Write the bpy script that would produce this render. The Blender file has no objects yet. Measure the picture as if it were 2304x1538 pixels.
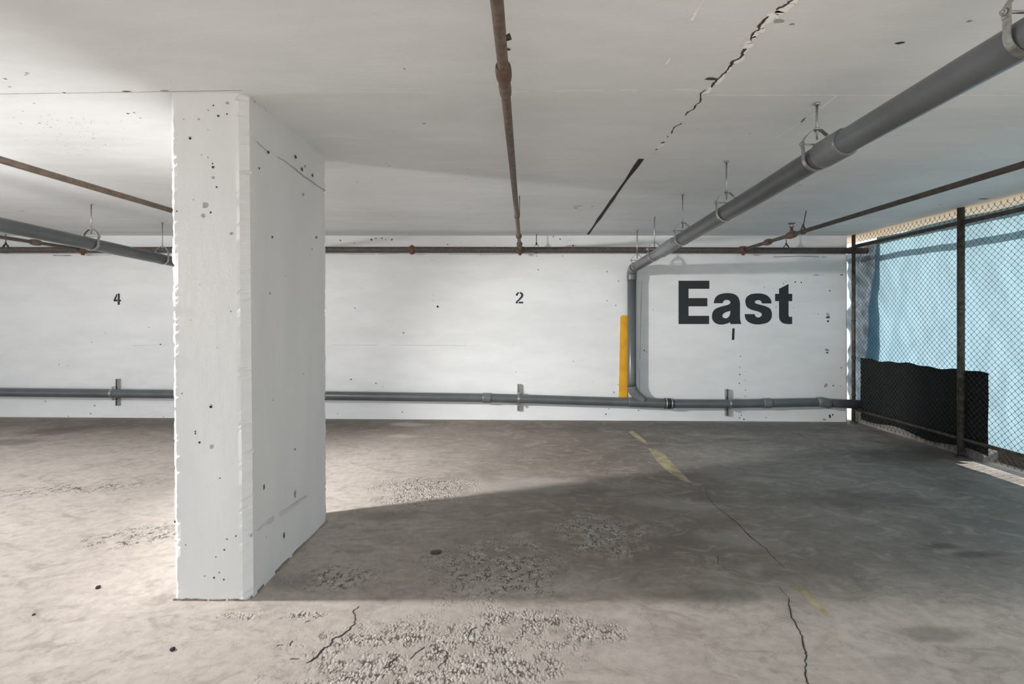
import bpy, bmesh, math, random
from mathutils import Vector, Matrix
random.seed(7)
S = bpy.context.scene
COL = S.collection

# ---------------------------------------------------------------- camera
F = 1100.0                  # focal length in pixels of the 2304 px frame
VX, VY = 1185.0, 714.0      # where lines running in depth meet
EYE = 1.25
cam_d = bpy.data.cameras.new('camera')
cam = bpy.data.objects.new('camera', cam_d)
COL.objects.link(cam)
cam.location = (0, 0, EYE)
cam.rotation_euler = (math.pi / 2, 0, 0)
cam_d.sensor_width = 36.0
cam_d.lens = 36.0 * F / 2304.0
cam_d.shift_x = -(VX - 1152.0) / 2304.0
cam_d.shift_y = -(769.0 - VY) / 2304.0
cam_d.clip_start = 0.02
S.camera = cam

# ---------------------------------------------------------------- world, sun, lamps, exposure
S.view_settings.view_transform = 'Standard'
S.view_settings.look = 'None'
S.view_settings.gamma = 1.0
S.view_settings.exposure = 0.0
S.view_settings.use_curve_mapping = False
try:
    S.cycles.use_denoising = True
    S.cycles.max_bounces = 10
    S.cycles.diffuse_bounces = 8
    S.cycles.sample_clamp_indirect = 6.0
except Exception:
    pass

W = bpy.data.worlds.new('world'); S.world = W
W.use_nodes = True
bg = W.node_tree.nodes['Background']
bg.inputs[0].default_value = (0.87, 0.95, 1.0, 1)
bg.inputs[1].default_value = 2.0

SUN_EL = math.radians(25)
sd = bpy.data.lights.new('sun', 'SUN'); sd.energy = 13.0; sd.angle = math.radians(0.7)
sd.color = (1.0, 0.93, 0.85)
sun = bpy.data.objects.new('sun', sd); COL.objects.link(sun)
dv = Vector((-math.cos(SUN_EL), 0.10, -math.sin(SUN_EL))).normalized()
sun.rotation_euler = dv.to_track_quat('-Z', 'Y').to_euler()
sun.location = (12, -1, 6)

# fluorescent tube row on the ceiling to the left of the column (runs across the bay)
for lx, pw in ((-4.15, 75.0), (-3.85, 75.0)):
    ld = bpy.data.lights.new('tube_light', 'POINT'); ld.energy = pw; ld.color = (1.0, 0.98, 0.965)
    ld.shadow_soft_size = 0.05
    lo = bpy.data.objects.new('tube_light', ld); COL.objects.link(lo)
    lo.location = (lx, 2.135, 1.85)

# added fill spots at the tubes, brightening the aisle floor and back wall
for aim, pw, cone in (((1.2, 2.2, 0.0), 640.0, 54), ((3.2, 5.98, -0.6), 1060.0, 64)):
    ld = bpy.data.lights.new('added_fill_spot', 'SPOT'); ld.energy = pw; ld.color = (1.0, 0.98, 0.96); ld.shadow_soft_size = 0.085
    ld.spot_size = math.radians(cone); ld.spot_blend = 1.0
    lo = bpy.data.objects.new('added_fill_spot', ld); COL.objects.link(lo); lo.location = (-3.95, 2.135, 1.85)
    lo.rotation_euler = (Vector(aim) - lo.location).to_track_quat('-Z', 'Y').to_euler()

D_WALL = 5.978
CEIL = EYE + 1.0
CEIL_N = EYE + 0.985
STEP = 3.03
FX = 3.967                   # fence line

def flz(x):
    return -0.0057 * (x + 0.46)
def P(px, py, d):
    return Vector(((px - VX) * d / F, d, EYE - (py - VY) * d / F))
def on_wall(px, py, off=0.0):
    p = P(px, py, D_WALL); return Vector((p.x, D_WALL - off, p.z))
def on_floor(px, py, off=0.0012):
    d = F * EYE / (py - VY); x = (px - VX) * d / F
    return Vector((x, d, flz(x) + off))
def on_ceil(px, py, off=0.001):
    h = 1.0
    d = F * h / (VY - py)
    if d < STEP: h = 0.985; d = F * h / (VY - py)
    return Vector(((px - VX) * d / F, d, EYE + h - off))

# ---------------------------------------------------------------- materials
MATS = {}
def new_mat(name):
    m = bpy.data.materials.new(name); m.use_nodes = True
    nt = m.node_tree
    b = nt.nodes['Principled BSDF']
    MATS[name] = m
    return m, nt, b
class NT:
    def __init__(s, nt): s.nt = nt; s.L = nt.links
    def n(s, t, **kw):
        x = s.nt.nodes.new(t)
        for k, v in kw.items(): setattr(x, k, v)
        return x
    def put(s, node, sock, v):
        if hasattr(v, 'is_output') or isinstance(v, bpy.types.NodeSocket): s.L.new(v, node.inputs[sock])
        else: node.inputs[sock].default_value = v
    def pos(s):
        return s.n('ShaderNodeNewGeometry').outputs['Position']
    def objc(s):
        return s.n('ShaderNodeTexCoord').outputs['Object']
    def mapping(s, v, scale=(1, 1, 1), loc=(0, 0, 0), rot=(0, 0, 0)):
        m = s.n('ShaderNodeMapping'); s.L.new(v, m.inputs[0])
        m.inputs['Scale'].default_value = scale; m.inputs['Location'].default_value = loc; m.inputs['Rotation'].default_value = rot
        return m.outputs[0]
    def noise(s, v, scale, detail=4, rough=0.55, dist=0.0):
        x = s.n('ShaderNodeTexNoise'); s.L.new(v, x.inputs['Vector'])
        x.inputs['Scale'].default_value = scale; x.inputs['Detail'].default_value = detail
        x.inputs['Roughness'].default_value = rough; x.inputs['Distortion'].default_value = dist
        return x.outputs['Fac']
    def vor(s, v, scale, feature='F1', out='Distance', rnd=1.0):
        x = s.n('ShaderNodeTexVoronoi'); x.feature = feature; s.L.new(v, x.inputs['Vector'])
        x.inputs['Scale'].default_value = scale; x.inputs['Randomness'].default_value = rnd
        return x.outputs[out]
    def mr(s, v, a, b, c=0.0, d=1.0, smooth=True):
        x = s.n('ShaderNodeMapRange'); x.interpolation_type = 'SMOOTHSTEP' if smooth else 'LINEAR'
        s.put(x, 0, v); x.inputs[1].default_value = a; x.inputs[2].default_value = b
        x.inputs[3].default_value = c; x.inputs[4].default_value = d
        return x.outputs[0]
    def math(s, op, a, b=0.0, clamp=False):
        x = s.n('ShaderNodeMath'); x.operation = op; x.use_clamp = clamp
        s.put(x, 0, a); s.put(x, 1, b); return x.outputs[0]
    def mix(s, f, a, b, mode='MIX'):
        x = s.n('ShaderNodeMix'); x.data_type = 'RGBA'; x.blend_type = mode
        s.put(x, 0, f); s.put(x, 6, a); s.put(x, 7, b); return x.outputs[2]
    def bump(s, h, strength=0.3, dist=0.01, normal=None):
        x = s.n('ShaderNodeBump'); x.inputs['Strength'].default_value = strength
        x.inputs['Distance'].default_value = dist; s.L.new(h, x.inputs['Height'])
        if normal is not None: s.L.new(normal, x.inputs['Normal'])
        return x.outputs[0]
    def ell(s, v, cx, cy, rx, ry, rot=0.0, soft=0.5, wob=None):
        """soft-edged ellipse on the floor / wall, 1 inside"""
        m = s.n('ShaderNodeMapping'); m.vector_type = 'TEXTURE'; s.L.new(v, m.inputs[0])
        m.inputs['Location'].default_value = (cx, cy, 0); m.inputs['Scale'].default_value = (rx, ry, 1000)
        m.inputs['Rotation'].default_value = (0, 0, rot)
        l = s.n('ShaderNodeVectorMath'); l.operation = 'LENGTH'; s.L.new(m.outputs[0], l.inputs[0])
        d = l.outputs['Value']
        if wob is not None: d = s.math('ADD', d, wob)
        return s.mr(d, 1.0 - soft, 1.0 + soft * 0.3, 1.0, 0.0)

def rgb(r, g, b): return (r, g, b, 1)

def simple(name, col, rough=0.5, metal=0.0, var=0.15, scale=12, bump=0.1, spec=None, streak=(1, 1, 1)):
    m, nt, b = new_mat(name); t = NT(nt)
    v = t.mapping(t.objc(), streak)
    n = t.noise(v, scale, 5)
    c = t.mix(t.mr(n, 0.3, 0.7), rgb(*[x * (1 - var) for x in col]), rgb(*[min(1, x * (1 + var)) for x in col]))
    t.L.new(c, b.inputs['Base Color'])
    b.inputs['Roughness'].default_value = rough; b.inputs['Metallic'].default_value = metal
    if spec is not None: b.inputs['Specular IOR Level'].default_value = spec
    if bump: t.L.new(t.bump(n, bump, 0.004), b.inputs['Normal'])
    return m

def painted_concrete(name, base, dirt, grain=(1, 1, 1), pit_amt=1.0, streak_amt=0.25, seed=0.0):
    m, nt, b = new_mat(name); t = NT(nt)
    v0 = t.mapping(t.pos(), (1, 1, 1), (seed, seed * 0.7, seed * 0.3))
    big = t.noise(t.mapping(v0, grain), 1.1, 6, 0.6)
    mid = t.noise(t.mapping(v0, grain), 4.5, 5, 0.6)
    fine = t.noise(v0, 70, 3, 0.6)
    f = t.mr(t.math('ADD', t.math('MULTIPLY', big, 0.6), t.math('MULTIPLY', mid, 0.4)), 0.34, 0.66)
    c = t.mix(f, dirt, base)
    # smudges
    sm = t.mr(t.noise(t.mapping(v0, (0.7, 0.7, 2.2), (9, 3, 1)), 1.6, 6, 0.65, 0.6), 0.60, 0.74)
    c = t.mix(t.math('MULTIPLY', sm, streak_amt), c, rgb(*[x * 0.72 for x in dirt[:3]]))
    # small pits
    pv = t.mapping(v0, (1, 1, 1), (3.3, 1.7, 0.4))
    pd = t.vor(pv, 11.0)
    pc = t.vor(pv, 11.0, out='Color')
    sep = t.n('ShaderNodeSeparateColor'); t.L.new(pc, sep.inputs[0])
    rad = t.mr(sep.outputs[0], 0.80, 1.0, 0.0, 0.075, False)
    clus = t.mr(t.noise(v0, 0.9, 2), 0.46, 0.60)
    pit = t.math('MULTIPLY', t.math('LESS_THAN', pd, t.math('MULTIPLY', rad, clus)), pit_amt)
    c = t.mix(t.math('MULTIPLY', pit, 0.7), c, rgb(0.12, 0.11, 0.10))
    t.L.new(c, b.inputs['Base Color'])
    b.inputs['Roughness'].default_value = 0.62
    b.inputs['Specular IOR Level'].default_value = 0.3
    h = t.math('ADD', t.math('MULTIPLY', mid, 1.0), t.math('MULTIPLY', fine, 0.18))
    h = t.math('SUBTRACT', h, t.math('MULTIPLY', pit, 0.5))
    t.L.new(t.bump(h, 0.35, 0.008), b.inputs['Normal'])
    return m

m_wall = painted_concrete('painted_wall_concrete', rgb(0.78, 0.785, 0.785), rgb(0.69, 0.695, 0.695), (0.5, 1, 1.6), 1.0, 0.25)
m_ceil = painted_concrete('painted_ceiling_concrete', rgb(0.765, 0.785, 0.795), rgb(0.67, 0.69, 0.70), (0.45, 1.5, 1), 0.9, 0.3, 4.0)
m_soffit = painted_concrete('warm_lit_soffit_concrete', rgb(0.72, 0.62, 0.50), rgb(0.62, 0.54, 0.44), (1, 1, 1), 0.3, 0.1, 2.0)  # peach tint paints in the warm bounce from the sunlit ground
m_col = painted_concrete('painted_column_concrete', rgb(0.72, 0.715, 0.71), rgb(0.65, 0.65, 0.645), (1.5, 1.5, 0.4), 0.8, 0.15, 8.0)
m_pit = simple('pit_shade_dark', (0.06, 0.055, 0.05), 0.95, bump=0)
m_pitg_shade = simple('pit_shade_grey', (0.36, 0.36, 0.35), 0.95, bump=0)
m_chip = simple('fresh_white_chip', (0.95, 0.94, 0.92), 0.8, bump=0.2, var=0.05, scale=40)
m_joint = simple('joint_filler_black', (0.018, 0.018, 0.018), 0.85, bump=0.2)
m_seam = simple('pale_seam', (0.95, 0.94, 0.91), 0.8, bump=0, var=0.04)
m_seamd = simple('dull_seam', (0.40, 0.40, 0.39), 0.8, bump=0, var=0.2)
m_kerb = simple('kerb_concrete', (0.22, 0.20, 0.18), 0.9, bump=0.3, var=0.25)
m_smudge = simple('grey_smudge', (0.56, 0.56, 0.55), 0.8, bump=0, var=0.1)
m_crack = simple('crack_dark', (0.03, 0.026, 0.022), 0.95, bump=0)
m_paint_black = simple('black_wall_paint', (0.013, 0.017, 0.020), 0.55, bump=0.05, var=0.12)
m_yellow = simple('yellow_paint', (0.70, 0.36, 0.010), 0.45, bump=0.05, var=0.10, scale=8)
m_grey = simple('grey_plastic_pipe', (0.098, 0.107, 0.112), 0.30, bump=0.02, var=0.12, scale=5, streak=(1, 1, 1))
m_grey2 = simple('grey_plastic_fitting', (0.128, 0.137, 0.141), 0.36, bump=0.02, var=0.10, scale=6)
m_galv = simple('galvanised_steel', (0.42, 0.42, 0.405), 0.36, 0.85, 0.18, 60, 0.05)
m_rubber = simple('black_rubber', (0.02, 0.022, 0.022), 0.5, bump=0.05)
m_fence = simple('fence_steel', (0.085, 0.075, 0.062), 0.55, 0.35, 0.45, 22, 0.25)
m_wire = simple('fence_wire', (0.05, 0.055, 0.055), 0.5, 0.4, 0.3, 40, 0)
m_wood = simple('dark_timber', (0.12, 0.075, 0.045), 0.8, 0, 0.3, 10, 0.3, streak=(8, 1, 8))

def rusty(name, base, rust, amt=0.5):
    m, nt, b = new_mat(name); t = NT(nt)
    v = t.objc()
    n = t.noise(v, 3.5, 6, 0.65, 0.4); n2 = t.noise(v, 30, 4)
    f = t.mr(t.math('ADD', t.math('MULTIPLY', n, 0.75), t.math('MULTIPLY', n2, 0.25)), 0.62 - 0.2 * amt, 0.72 - 0.1 * amt)
    g = t.mix(t.mr(n2, 0.35, 0.65), rgb(*[x * 0.8 for x in base]), rgb(*[x * 1.25 for x in base]))
    c = t.mix(f, g, rgb(*rust))
    t.L.new(c, b.inputs['Base Color'])
    b.inputs['Roughness'].default_value = 0.62
    t.L.new(t.bump(n2, 0.25, 0.002), b.inputs['Normal'])
    return m
m_main = rusty('sprinkler_main_steel', (0.075, 0.062, 0.055), (0.16, 0.062, 0.04), 0.35)
m_branch = rusty('sprinkler_branch_steel', (0.115, 0.085, 0.066), (0.15, 0.09, 0.062), 0.4)
m_fit = rusty('rusty_fitting', (0.095, 0.055, 0.038), (0.17, 0.065, 0.033), 0.5)

# tarp: light comes through it
def cloth(name, col, trans, tw, rough=0.6, var=0.2, bands=None):
    m, nt, b = new_mat(name); t = NT(nt)
    v = t.pos()
    n = t.noise(t.mapping(v, (1, 1.6, 0.6)), 3.0, 5, 0.6, 0.8)
    f = t.mr(n, 0.3, 0.7)
    c = t.mix(f, rgb(*[x * (1 - var) for x in col]), rgb(*col))
    tc = t.mix(f, rgb(*[x * (1 - var) for x in trans]), rgb(*trans))
    t.L.new(c, b.inputs['Base Color']); b.inputs['Roughness'].default_value = rough
    tr = t.n('ShaderNodeBsdfTranslucent'); t.L.new(tc, tr.inputs[0])
    mx = t.n('ShaderNodeMixShader'); mx.inputs[0].default_value = tw
    t.L.new(b.outputs[0], mx.inputs[1]); t.L.new(tr.outputs[0], mx.inputs[2])
    out = [x for x in nt.nodes if x.type == 'OUTPUT_MATERIAL'][0]
    t.L.new(mx.outputs[0], out.inputs[0])
    h = t.noise(t.mapping(v, (1, 1.4, 0.5)), 9.0, 4, 0.6, 1.2)
    bn = t.bump(h, 0.5, 0.01)
    t.L.new(bn, b.inputs['Normal']); t.L.new(bn, tr.inputs['Normal'])
    return m
m_tarp = cloth('blue_tarp', (0.06, 0.28, 0.46), (0.175, 0.265, 0.315), 0.6)
m_plastic = cloth('grey_plastic_film', (0.10, 0.12, 0.14), (0.07, 0.095, 0.115), 0.45, 0.3, 0.55)
m_cloth = cloth('dark_cloth', (0.022, 0.026, 0.026), (0.02, 0.03, 0.03), 0.02, 0.85, 0.3)

# concrete floor
def floor_mat():
    m, nt, b = new_mat('worn_concrete_floor'); t = NT(nt)
    v = t.pos()
    big = t.noise(v, 0.75, 6, 0.6, 0.5)
    mid = t.noise(t.mapping(v, (1, 1.5, 1)), 2.6, 7, 0.62, 0.7)
    fine = t.noise(v, 22, 5, 0.65)
    vfine = t.noise(v, 140, 3, 0.6)
    f = t.mr(t.math('ADD', t.math('MULTIPLY', big, 0.5), t.math('MULTIPLY', mid, 0.5)), 0.36, 0.64)
    c = t.mix(f, rgb(0.158, 0.125, 0.102), rgb(0.29, 0.248, 0.218))
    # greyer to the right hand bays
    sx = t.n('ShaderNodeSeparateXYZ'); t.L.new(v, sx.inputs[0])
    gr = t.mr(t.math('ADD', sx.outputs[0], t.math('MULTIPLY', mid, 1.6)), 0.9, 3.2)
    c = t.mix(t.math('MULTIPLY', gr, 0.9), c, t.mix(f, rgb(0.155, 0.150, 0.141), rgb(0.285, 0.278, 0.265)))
    # paler towards the left and the front: lamp light painted into the slab colour
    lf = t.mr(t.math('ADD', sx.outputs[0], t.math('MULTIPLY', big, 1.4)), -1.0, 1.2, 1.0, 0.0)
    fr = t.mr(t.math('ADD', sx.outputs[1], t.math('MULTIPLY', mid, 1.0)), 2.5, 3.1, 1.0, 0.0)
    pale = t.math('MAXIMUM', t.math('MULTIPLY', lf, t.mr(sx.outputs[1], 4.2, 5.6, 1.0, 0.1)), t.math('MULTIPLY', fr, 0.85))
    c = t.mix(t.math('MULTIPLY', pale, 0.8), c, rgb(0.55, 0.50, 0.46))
    c = t.mix(t.mr(fine, 0.35, 0.65, 0.0, 0.22), c, rgb(0.12, 0.10, 0.09))
    # mottling and dark specks over the whole slab
    blot = t.noise(t.mapping(v, (0.8, 1.3, 1), (5, 2, 0)), 5.5, 8, 0.7, 1.4)
    c = t.mix(t.mr(blot, 0.50, 0.66, 0.0, 0.34), c, rgb(0.13, 0.107, 0.090))
    c = t.mix(t.mr(blot, 0.36, 0.48, 0.22, 0.0), c, rgb(0.58, 0.54, 0.50))
    sp = t.math('LESS_THAN', t.vor(v, 120), t.math('MULTIPLY', t.mr(t.noise(v, 6, 4, 0.7), 0.45, 0.7), 0.30))
    c = t.mix(t.math('MULTIPLY', sp, 0.45), c, rgb(0.07, 0.06, 0.052))
    # stains
    wob = t.math('MULTIPLY', t.math('SUBTRACT', t.noise(v, 5.0, 5, 0.6), 0.5), 1.6)
    def stain(px, py, wpx, hpx, rot=0.0, amt=0.6, col=(0.07, 0.06, 0.052), soft=0.6, w=True):
        nonlocal c
        p = on_floor(px, py); k = F / p.y
        e = t.ell(v, p.x, p.y, wpx / k, abs(F * EYE / (py - hpx - VY) - p.y), rot, soft, wob if w else None)
        c = t.mix(t.math('MULTIPLY', e, amt), c, rgb(*col))
    stain(981, 1242, 15, 7, 0, 0.95, (0.02, 0.018, 0.016), 0.35, False)
    stain(125, 975, 75, 11, 0.1, 0.6)
    stain(30, 1000, 60, 8, 0.15, 0.45)
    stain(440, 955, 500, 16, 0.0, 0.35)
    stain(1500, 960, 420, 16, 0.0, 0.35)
    stain(1650, 985, 60, 5, 0, 0.5)
    stain(1420, 1240, 25, 6, 0, 0.5)
    stain(2120, 1222, 60, 9, 0.1, 0.6, (0.05, 0.048, 0.045))
    stain(2190, 1240, 75, 9, 0.1, 0.6, (0.05, 0.048, 0.045))
    stain(2060, 1020, 180, 16, 0.0, 0.5)
    stain(1250, 1100, 160, 18, 0.0, 0.35)
    stain(1580, 1340, 160, 20, 0.0, 0.4)
    stain(860, 1160, 110, 14, 0.0, 0.4)
    stain(680, 1310, 70, 25, 0.0, 0.35)
    stain(2090, 1420, 110, 22, 0.0, 0.45)
    stain(2020, 1480, 60, 20, 0.0, 0.2)
    stain(1930, 1120, 200, 22, 0.0, 0.35)
    # pale patches
    pc = (0.50, 0.47, 0.44)
    stain(920, 955, 45, 5, 0.0, 0.55, pc)
    stain(900, 982, 35, 4, 0.0, 0.5, pc)
    stain(1180, 1090, 170, 20, 0.1, 0.35, pc)
    stain(1510, 1130, 110, 16, -0.2, 0.45, (0.36, 0.35, 0.32))
    stain(1660, 1210, 110, 20, -0.4, 0.40, (0.36, 0.34, 0.32))
    stain(1700, 1075, 60, 7, 0, 0.4, (0.36, 0.36, 0.35))
    stain(1850, 1350, 130, 22, -0.4, 0.3, (0.38, 0.35, 0.32))
    # exposed aggregate
    agg = None
    for (px, py, w, h, r) in ((1000, 1470, 330, 110, 0.0), (880, 1535, 300, 80, 0), (1190, 1400, 170, 40, 0), (1120, 1270, 170, 90, 0),
                              (960, 1100, 120, 40, 0), (1350, 1200, 130, 60, 0), (760, 1300, 110, 40, 0), (310, 1210, 120, 34, 0.2), (150, 1105, 180, 20, 0.2), (620, 1385, 120, 14, 0.0), (1330, 1420, 90, 30, 0)):
        p = on_floor(px, py); k = F / p.y
        e = t.ell(v, p.x, p.y, w / k, abs(F * EYE / (py - h - VY) - p.y) * 0.8, r, 0.6, wob)
        agg = e if agg is None else t.math('MAXIMUM', agg, e)
    agg = t.math('MULTIPLY', agg, t.mr(t.noise(v, 9, 4), 0.34, 0.56))
    vd = t.mapping(v, (1, 0.7, 1))
    vw = t.n('ShaderNodeVectorMath'); vw.operation = 'ADD'
    nz = t.n('ShaderNodeTexNoise'); t.L.new(v, nz.inputs['Vector']); nz.inputs['Scale'].default_value = 45
    sc = t.n('ShaderNodeVectorMath'); sc.operation = 'SCALE'; t.L.new(nz.outputs['Color'], sc.inputs[0]); sc.inputs['Scale'].default_value = 0.016
    t.L.new(vd, vw.inputs[0]); t.L.new(sc.outputs[0], vw.inputs[1])
    stones = t.vor(vw.outputs[0], 88)
    scol = t.vor(vw.outputs[0], 88, out='Color')
    scs = t.n('ShaderNodeSeparateColor'); t.L.new(scol, scs.inputs[0])
    gap = t.mr(stones, 0.42, 0.66)
    gap = t.math('MULTIPLY', gap, t.mr(t.noise(v, 28, 3), 0.46, 0.58))
    stone_c = t.mix(t.mr(scs.outputs[0], 0.75, 1.0), rgb(0.46, 0.415, 0.38), rgb(0.70, 0.66, 0.61))
    c = t.mix(t.math('MULTIPLY', agg, 0.55), c, stone_c)
    c = t.mix(t.math('MULTIPLY', t.math('MULTIPLY', agg, gap), 0.9), c, rgb(0.09, 0.075, 0.062))
    t.L.new(c, b.inputs['Base Color'])
    t.L.new(t.mr(mid, 0.35, 0.65, 0.55, 0.8), b.inputs['Roughness'])
    b.inputs['Specular IOR Level'].default_value = 0.32
    h0 = t.math('ADD', t.math('MULTIPLY', mid, 1.2), t.math('MULTIPLY', fine, 0.25))
    n0 = t.bump(h0, 0.16, 0.02)
    h1 = t.math('MULTIPLY', agg, t.math('SUBTRACT', t.math('MULTIPLY', scs.outputs[1], 0.4), t.math('ADD', stones, t.math('MULTIPLY', gap, 1.3))))
    h1 = t.math('ADD', h1, t.math('MULTIPLY', vfine, 0.10))
    t.L.new(t.bump(h1, 0.85, 0.007, n0), b.inputs['Normal'])
    return m
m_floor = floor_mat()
m_ground = simple('sandy_ground', (0.40, 0.34, 0.27), 0.9, 0, 0.12, 6, 0.3)
m_line = simple('faded_yellow_line', (0.36, 0.31, 0.19), 0.7, 0, 0.25, 14, 0.1)

# ---------------------------------------------------------------- builders
def tag(o, label=None, cat=None, group=None, kind=None):
    if label: o['label'] = label
    if cat: o['category'] = cat
    if group: o['group'] = group
    if kind: o['kind'] = kind
    return o
def link_bm(name, bm, mats, parent=None, smooth=False):
    me = bpy.data.meshes.new(name)
    bm.normal_update()
    bm.to_mesh(me); bm.free()
    for m in (mats if isinstance(mats, (list, tuple)) else [mats]): me.materials.append(m)
    if smooth:
        for p in me.polygons: p.use_smooth = True
    o = bpy.data.objects.new(name, me); COL.objects.link(o)
    if parent: 
        o.parent = parent
    return o
def empty(name, loc=(0, 0, 0)):
    o = bpy.data.objects.new(name, None); COL.objects.link(o); o.location = loc
    o.empty_display_size = 0.05
    return o
def local(o_parent, pts):
    l = o_parent.location
    return [Vector(p) - l for p in pts]
def box(bm, a, b, mi=0, bev=0.0):
    a = Vector(a); b = Vector(b)
    r = bmesh.ops.create_cube(bm, size=1.0)
    vs = r['verts']
    for v in vs:
        v.co = Vector(((a.x + b.x) / 2 + v.co.x * (b.x - a.x), (a.y + b.y) / 2 + v.co.y * (b.y - a.y), (a.z + b.z) / 2 + v.co.z * (b.z - a.z)))
    fs = set(f for v in vs for f in v.link_faces)
    for f in fs: f.material_index = mi
    if bev > 0:
        es = set(e for v in vs for e in v.link_edges)
        bmesh.ops.bevel(bm, geom=list(es), offset=bev, segments=2, affect='EDGES', profile=0.5)
def tube(bm, pts, r, seg=16, caps=True, mi=0, closed=False):
    """sweep a circle; r number or list"""
    pts = [Vector(p) for p in pts]; n = len(pts)
    rs = r if isinstance(r, (list, tuple)) else [r] * n
    rings = []; prev = None
    for i in range(n):
        if closed: d = pts[(i + 1) % n] - pts[i - 1]
        elif i == 0: d = pts[1] - pts[0]
        elif i == n - 1: d = pts[-1] - pts[-2]
        else: d = (pts[i + 1] - pts[i]).normalized() + (pts[i] - pts[i - 1]).normalized()
        if d.length < 1e-9: d = pts[min(i + 1, n - 1)] - pts[max(i - 1, 0)]
        d.normalize()
        if prev is None:
            up = Vector((0, 0, 1)) if abs(d.z) < 0.9 else Vector((1, 0, 0))
            u = d.cross(up).normalized()
        else:
            u = prev - d * prev.dot(d)
            u.normalize()
        prev = u
        w = d.cross(u)
        rings.append([bm.verts.new(pts[i] + (u * math.cos(2 * math.pi * k / seg) + w * math.sin(2 * math.pi * k / seg)) * rs[i]) for k in range(seg)])
    for i in range(n if closed else n - 1):
        a = rings[i]; b = rings[(i + 1) % n]
        for k in range(seg):
            f = bm.faces.new((a[k], a[(k + 1) % seg], b[(k + 1) % seg], b[k])); f.smooth = True; f.material_index = mi
    if caps and not closed:
        f = bm.faces.new(rings[0][::-1]); f.material_index = mi
        f = bm.faces.new(rings[-1]); f.material_index = mi
def sleeve(bm, a, b, r, lip=0.0015, seg=24, mi=0, bulge=0.0):
    """a collar with rounded lips between two points"""
    a = Vector(a); b = Vector(b); d = (b - a)
    ts = [0, 0.0, 0.06, 0.25, 0.5, 0.75, 0.94, 1.0, 1.0]
    rr = [r * 0.90, r - lip, r, r + bulge * 0.7, r + bulge, r + bulge * 0.7, r, r - lip, r * 0.90]
    ts = [0, 0.012, 0.05, 0.25, 0.5, 0.75, 0.95, 0.988, 1.0]
    tube(bm, [a + d * t for t in ts], rr, seg, True, mi)
def strap(bm, pts, axis, width, thick, closed=False):
    """flat band following pts in a plane, 'axis' is the direction of its width"""
    pts = [Vector(p) for p in pts]; ax = Vector(axis).normalized(); n = len(pts)
    rows = []
    for i in range(n):
        if closed: d = pts[(i + 1) % n] - pts[i - 1]
        else: d = pts[min(i + 1, n - 1)] - pts[max(i - 1, 0)]
        nn = d.cross(ax).normalized()
        rows.append([bm.verts.new(pts[i] + ax * (sx * width / 2) + nn * (sn * thick / 2)) for sx, sn in ((-1, -1), (1, -1), (1, 1), (-1, 1))])
    for i in range(n if closed else n - 1):
        a = rows[i]; b = rows[(i + 1) % n]
        for k in range(4): bm.faces.new((a[k], a[(k + 1) % 4], b[(k + 1) % 4], b[k]))
    if not closed:
        bm.faces.new(rows[0][::-1]); bm.faces.new(rows[-1])
def blob(bm, c, nrm, r, mi, asp=1.0, rot=0.0, n=9):
    """irregular flat spot lying on a surface"""
    nrm = Vector(nrm).normalized()
    u = nrm.cross(Vector((0, 0, 1)))
    if u.length < 0.1: u = Vector((1, 0, 0))
    u.normalize(); w = nrm.cross(u).normalized()
    cr, sr = math.cos(rot), math.sin(rot)
    vs = []
    for k in range(n):
        a = 2 * math.pi * k / n; q = r * random.uniform(0.65, 1.15)
        x = math.cos(a) * q; y = math.sin(a) * q * asp
        vs.append(bm.verts.new(Vector(c) + u * (x * cr - y * sr) + w * (x * sr + y * cr)))
    f = bm.faces.new(vs); f.material_index = mi
    f.normal_update()
    if f.normal.dot(nrm) < 0: f.normal_flip()
def ribbon(bm, pts, widths, nrm, mi, jitter=0.0):
    """jagged strip following pts on a surface"""
    nrm = Vector(nrm); L = []; R = []
    P2 = []; W2 = []
    for i in range(len(pts) - 1):
        for k in range(4):
            t = k / 4
            q = pts[i].lerp(pts[i + 1], t)
            if k: q = q + Vector((random.uniform(-1, 1), random.uniform(-1, 1), 0)) * jitter
            P2.append(q); W2.append(widths[i] * (1 - t) + widths[i + 1] * t)
    P2.append(pts[-1]); W2.append(widths[-1])
    for i, p in enumerate(P2):
        d = (P2[min(i + 1, len(P2) - 1)] - P2[max(i - 1, 0)]); s = d.cross(nrm)
        if s.length < 1e-9: s = Vector((1, 0, 0))
        s.normalize(); w = W2[i] * random.uniform(0.55, 1.2) / 2
        L.append(bm.verts.new(p + s * w)); R.append(bm.verts.new(p - s * w))
    for i in range(len(P2) - 1):
        f = bm.faces.new((L[i], R[i], R[i + 1], L[i + 1])); f.material_index = mi
        f.normal_update()
        if f.normal.dot(nrm) < 0: f.normal_flip()
def smooth_poly(pts):
    """pts: (x,y[,1=smooth]); Catmull-Rom through smooth points"""
    n = len(pts); out = []
    for i in range(n):
        a = pts[i - 1]; b = pts[i]; c = pts[(i + 1) % n]; d = pts[(i + 2) % n]
        out.append((b[0], b[1]))
        sb = len(b) > 2; sc = len(c) > 2
        if sb or sc:
            p0 = a if sb else b; p3 = d if sc else c
            for k in range(1, 5):
                t = k / 5; t2 = t * t; t3 = t2 * t
                out.append(tuple(0.5 * (2 * b[j] + (c[j] - p0[j]) * t + (2 * p0[j] - 5 * b[j] + 4 * c[j] - p3[j]) * t2 + (3 * b[j] - p0[j] - 3 * c[j] + p3[j]) * t3) for j in (0, 1)))
    return out
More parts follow.
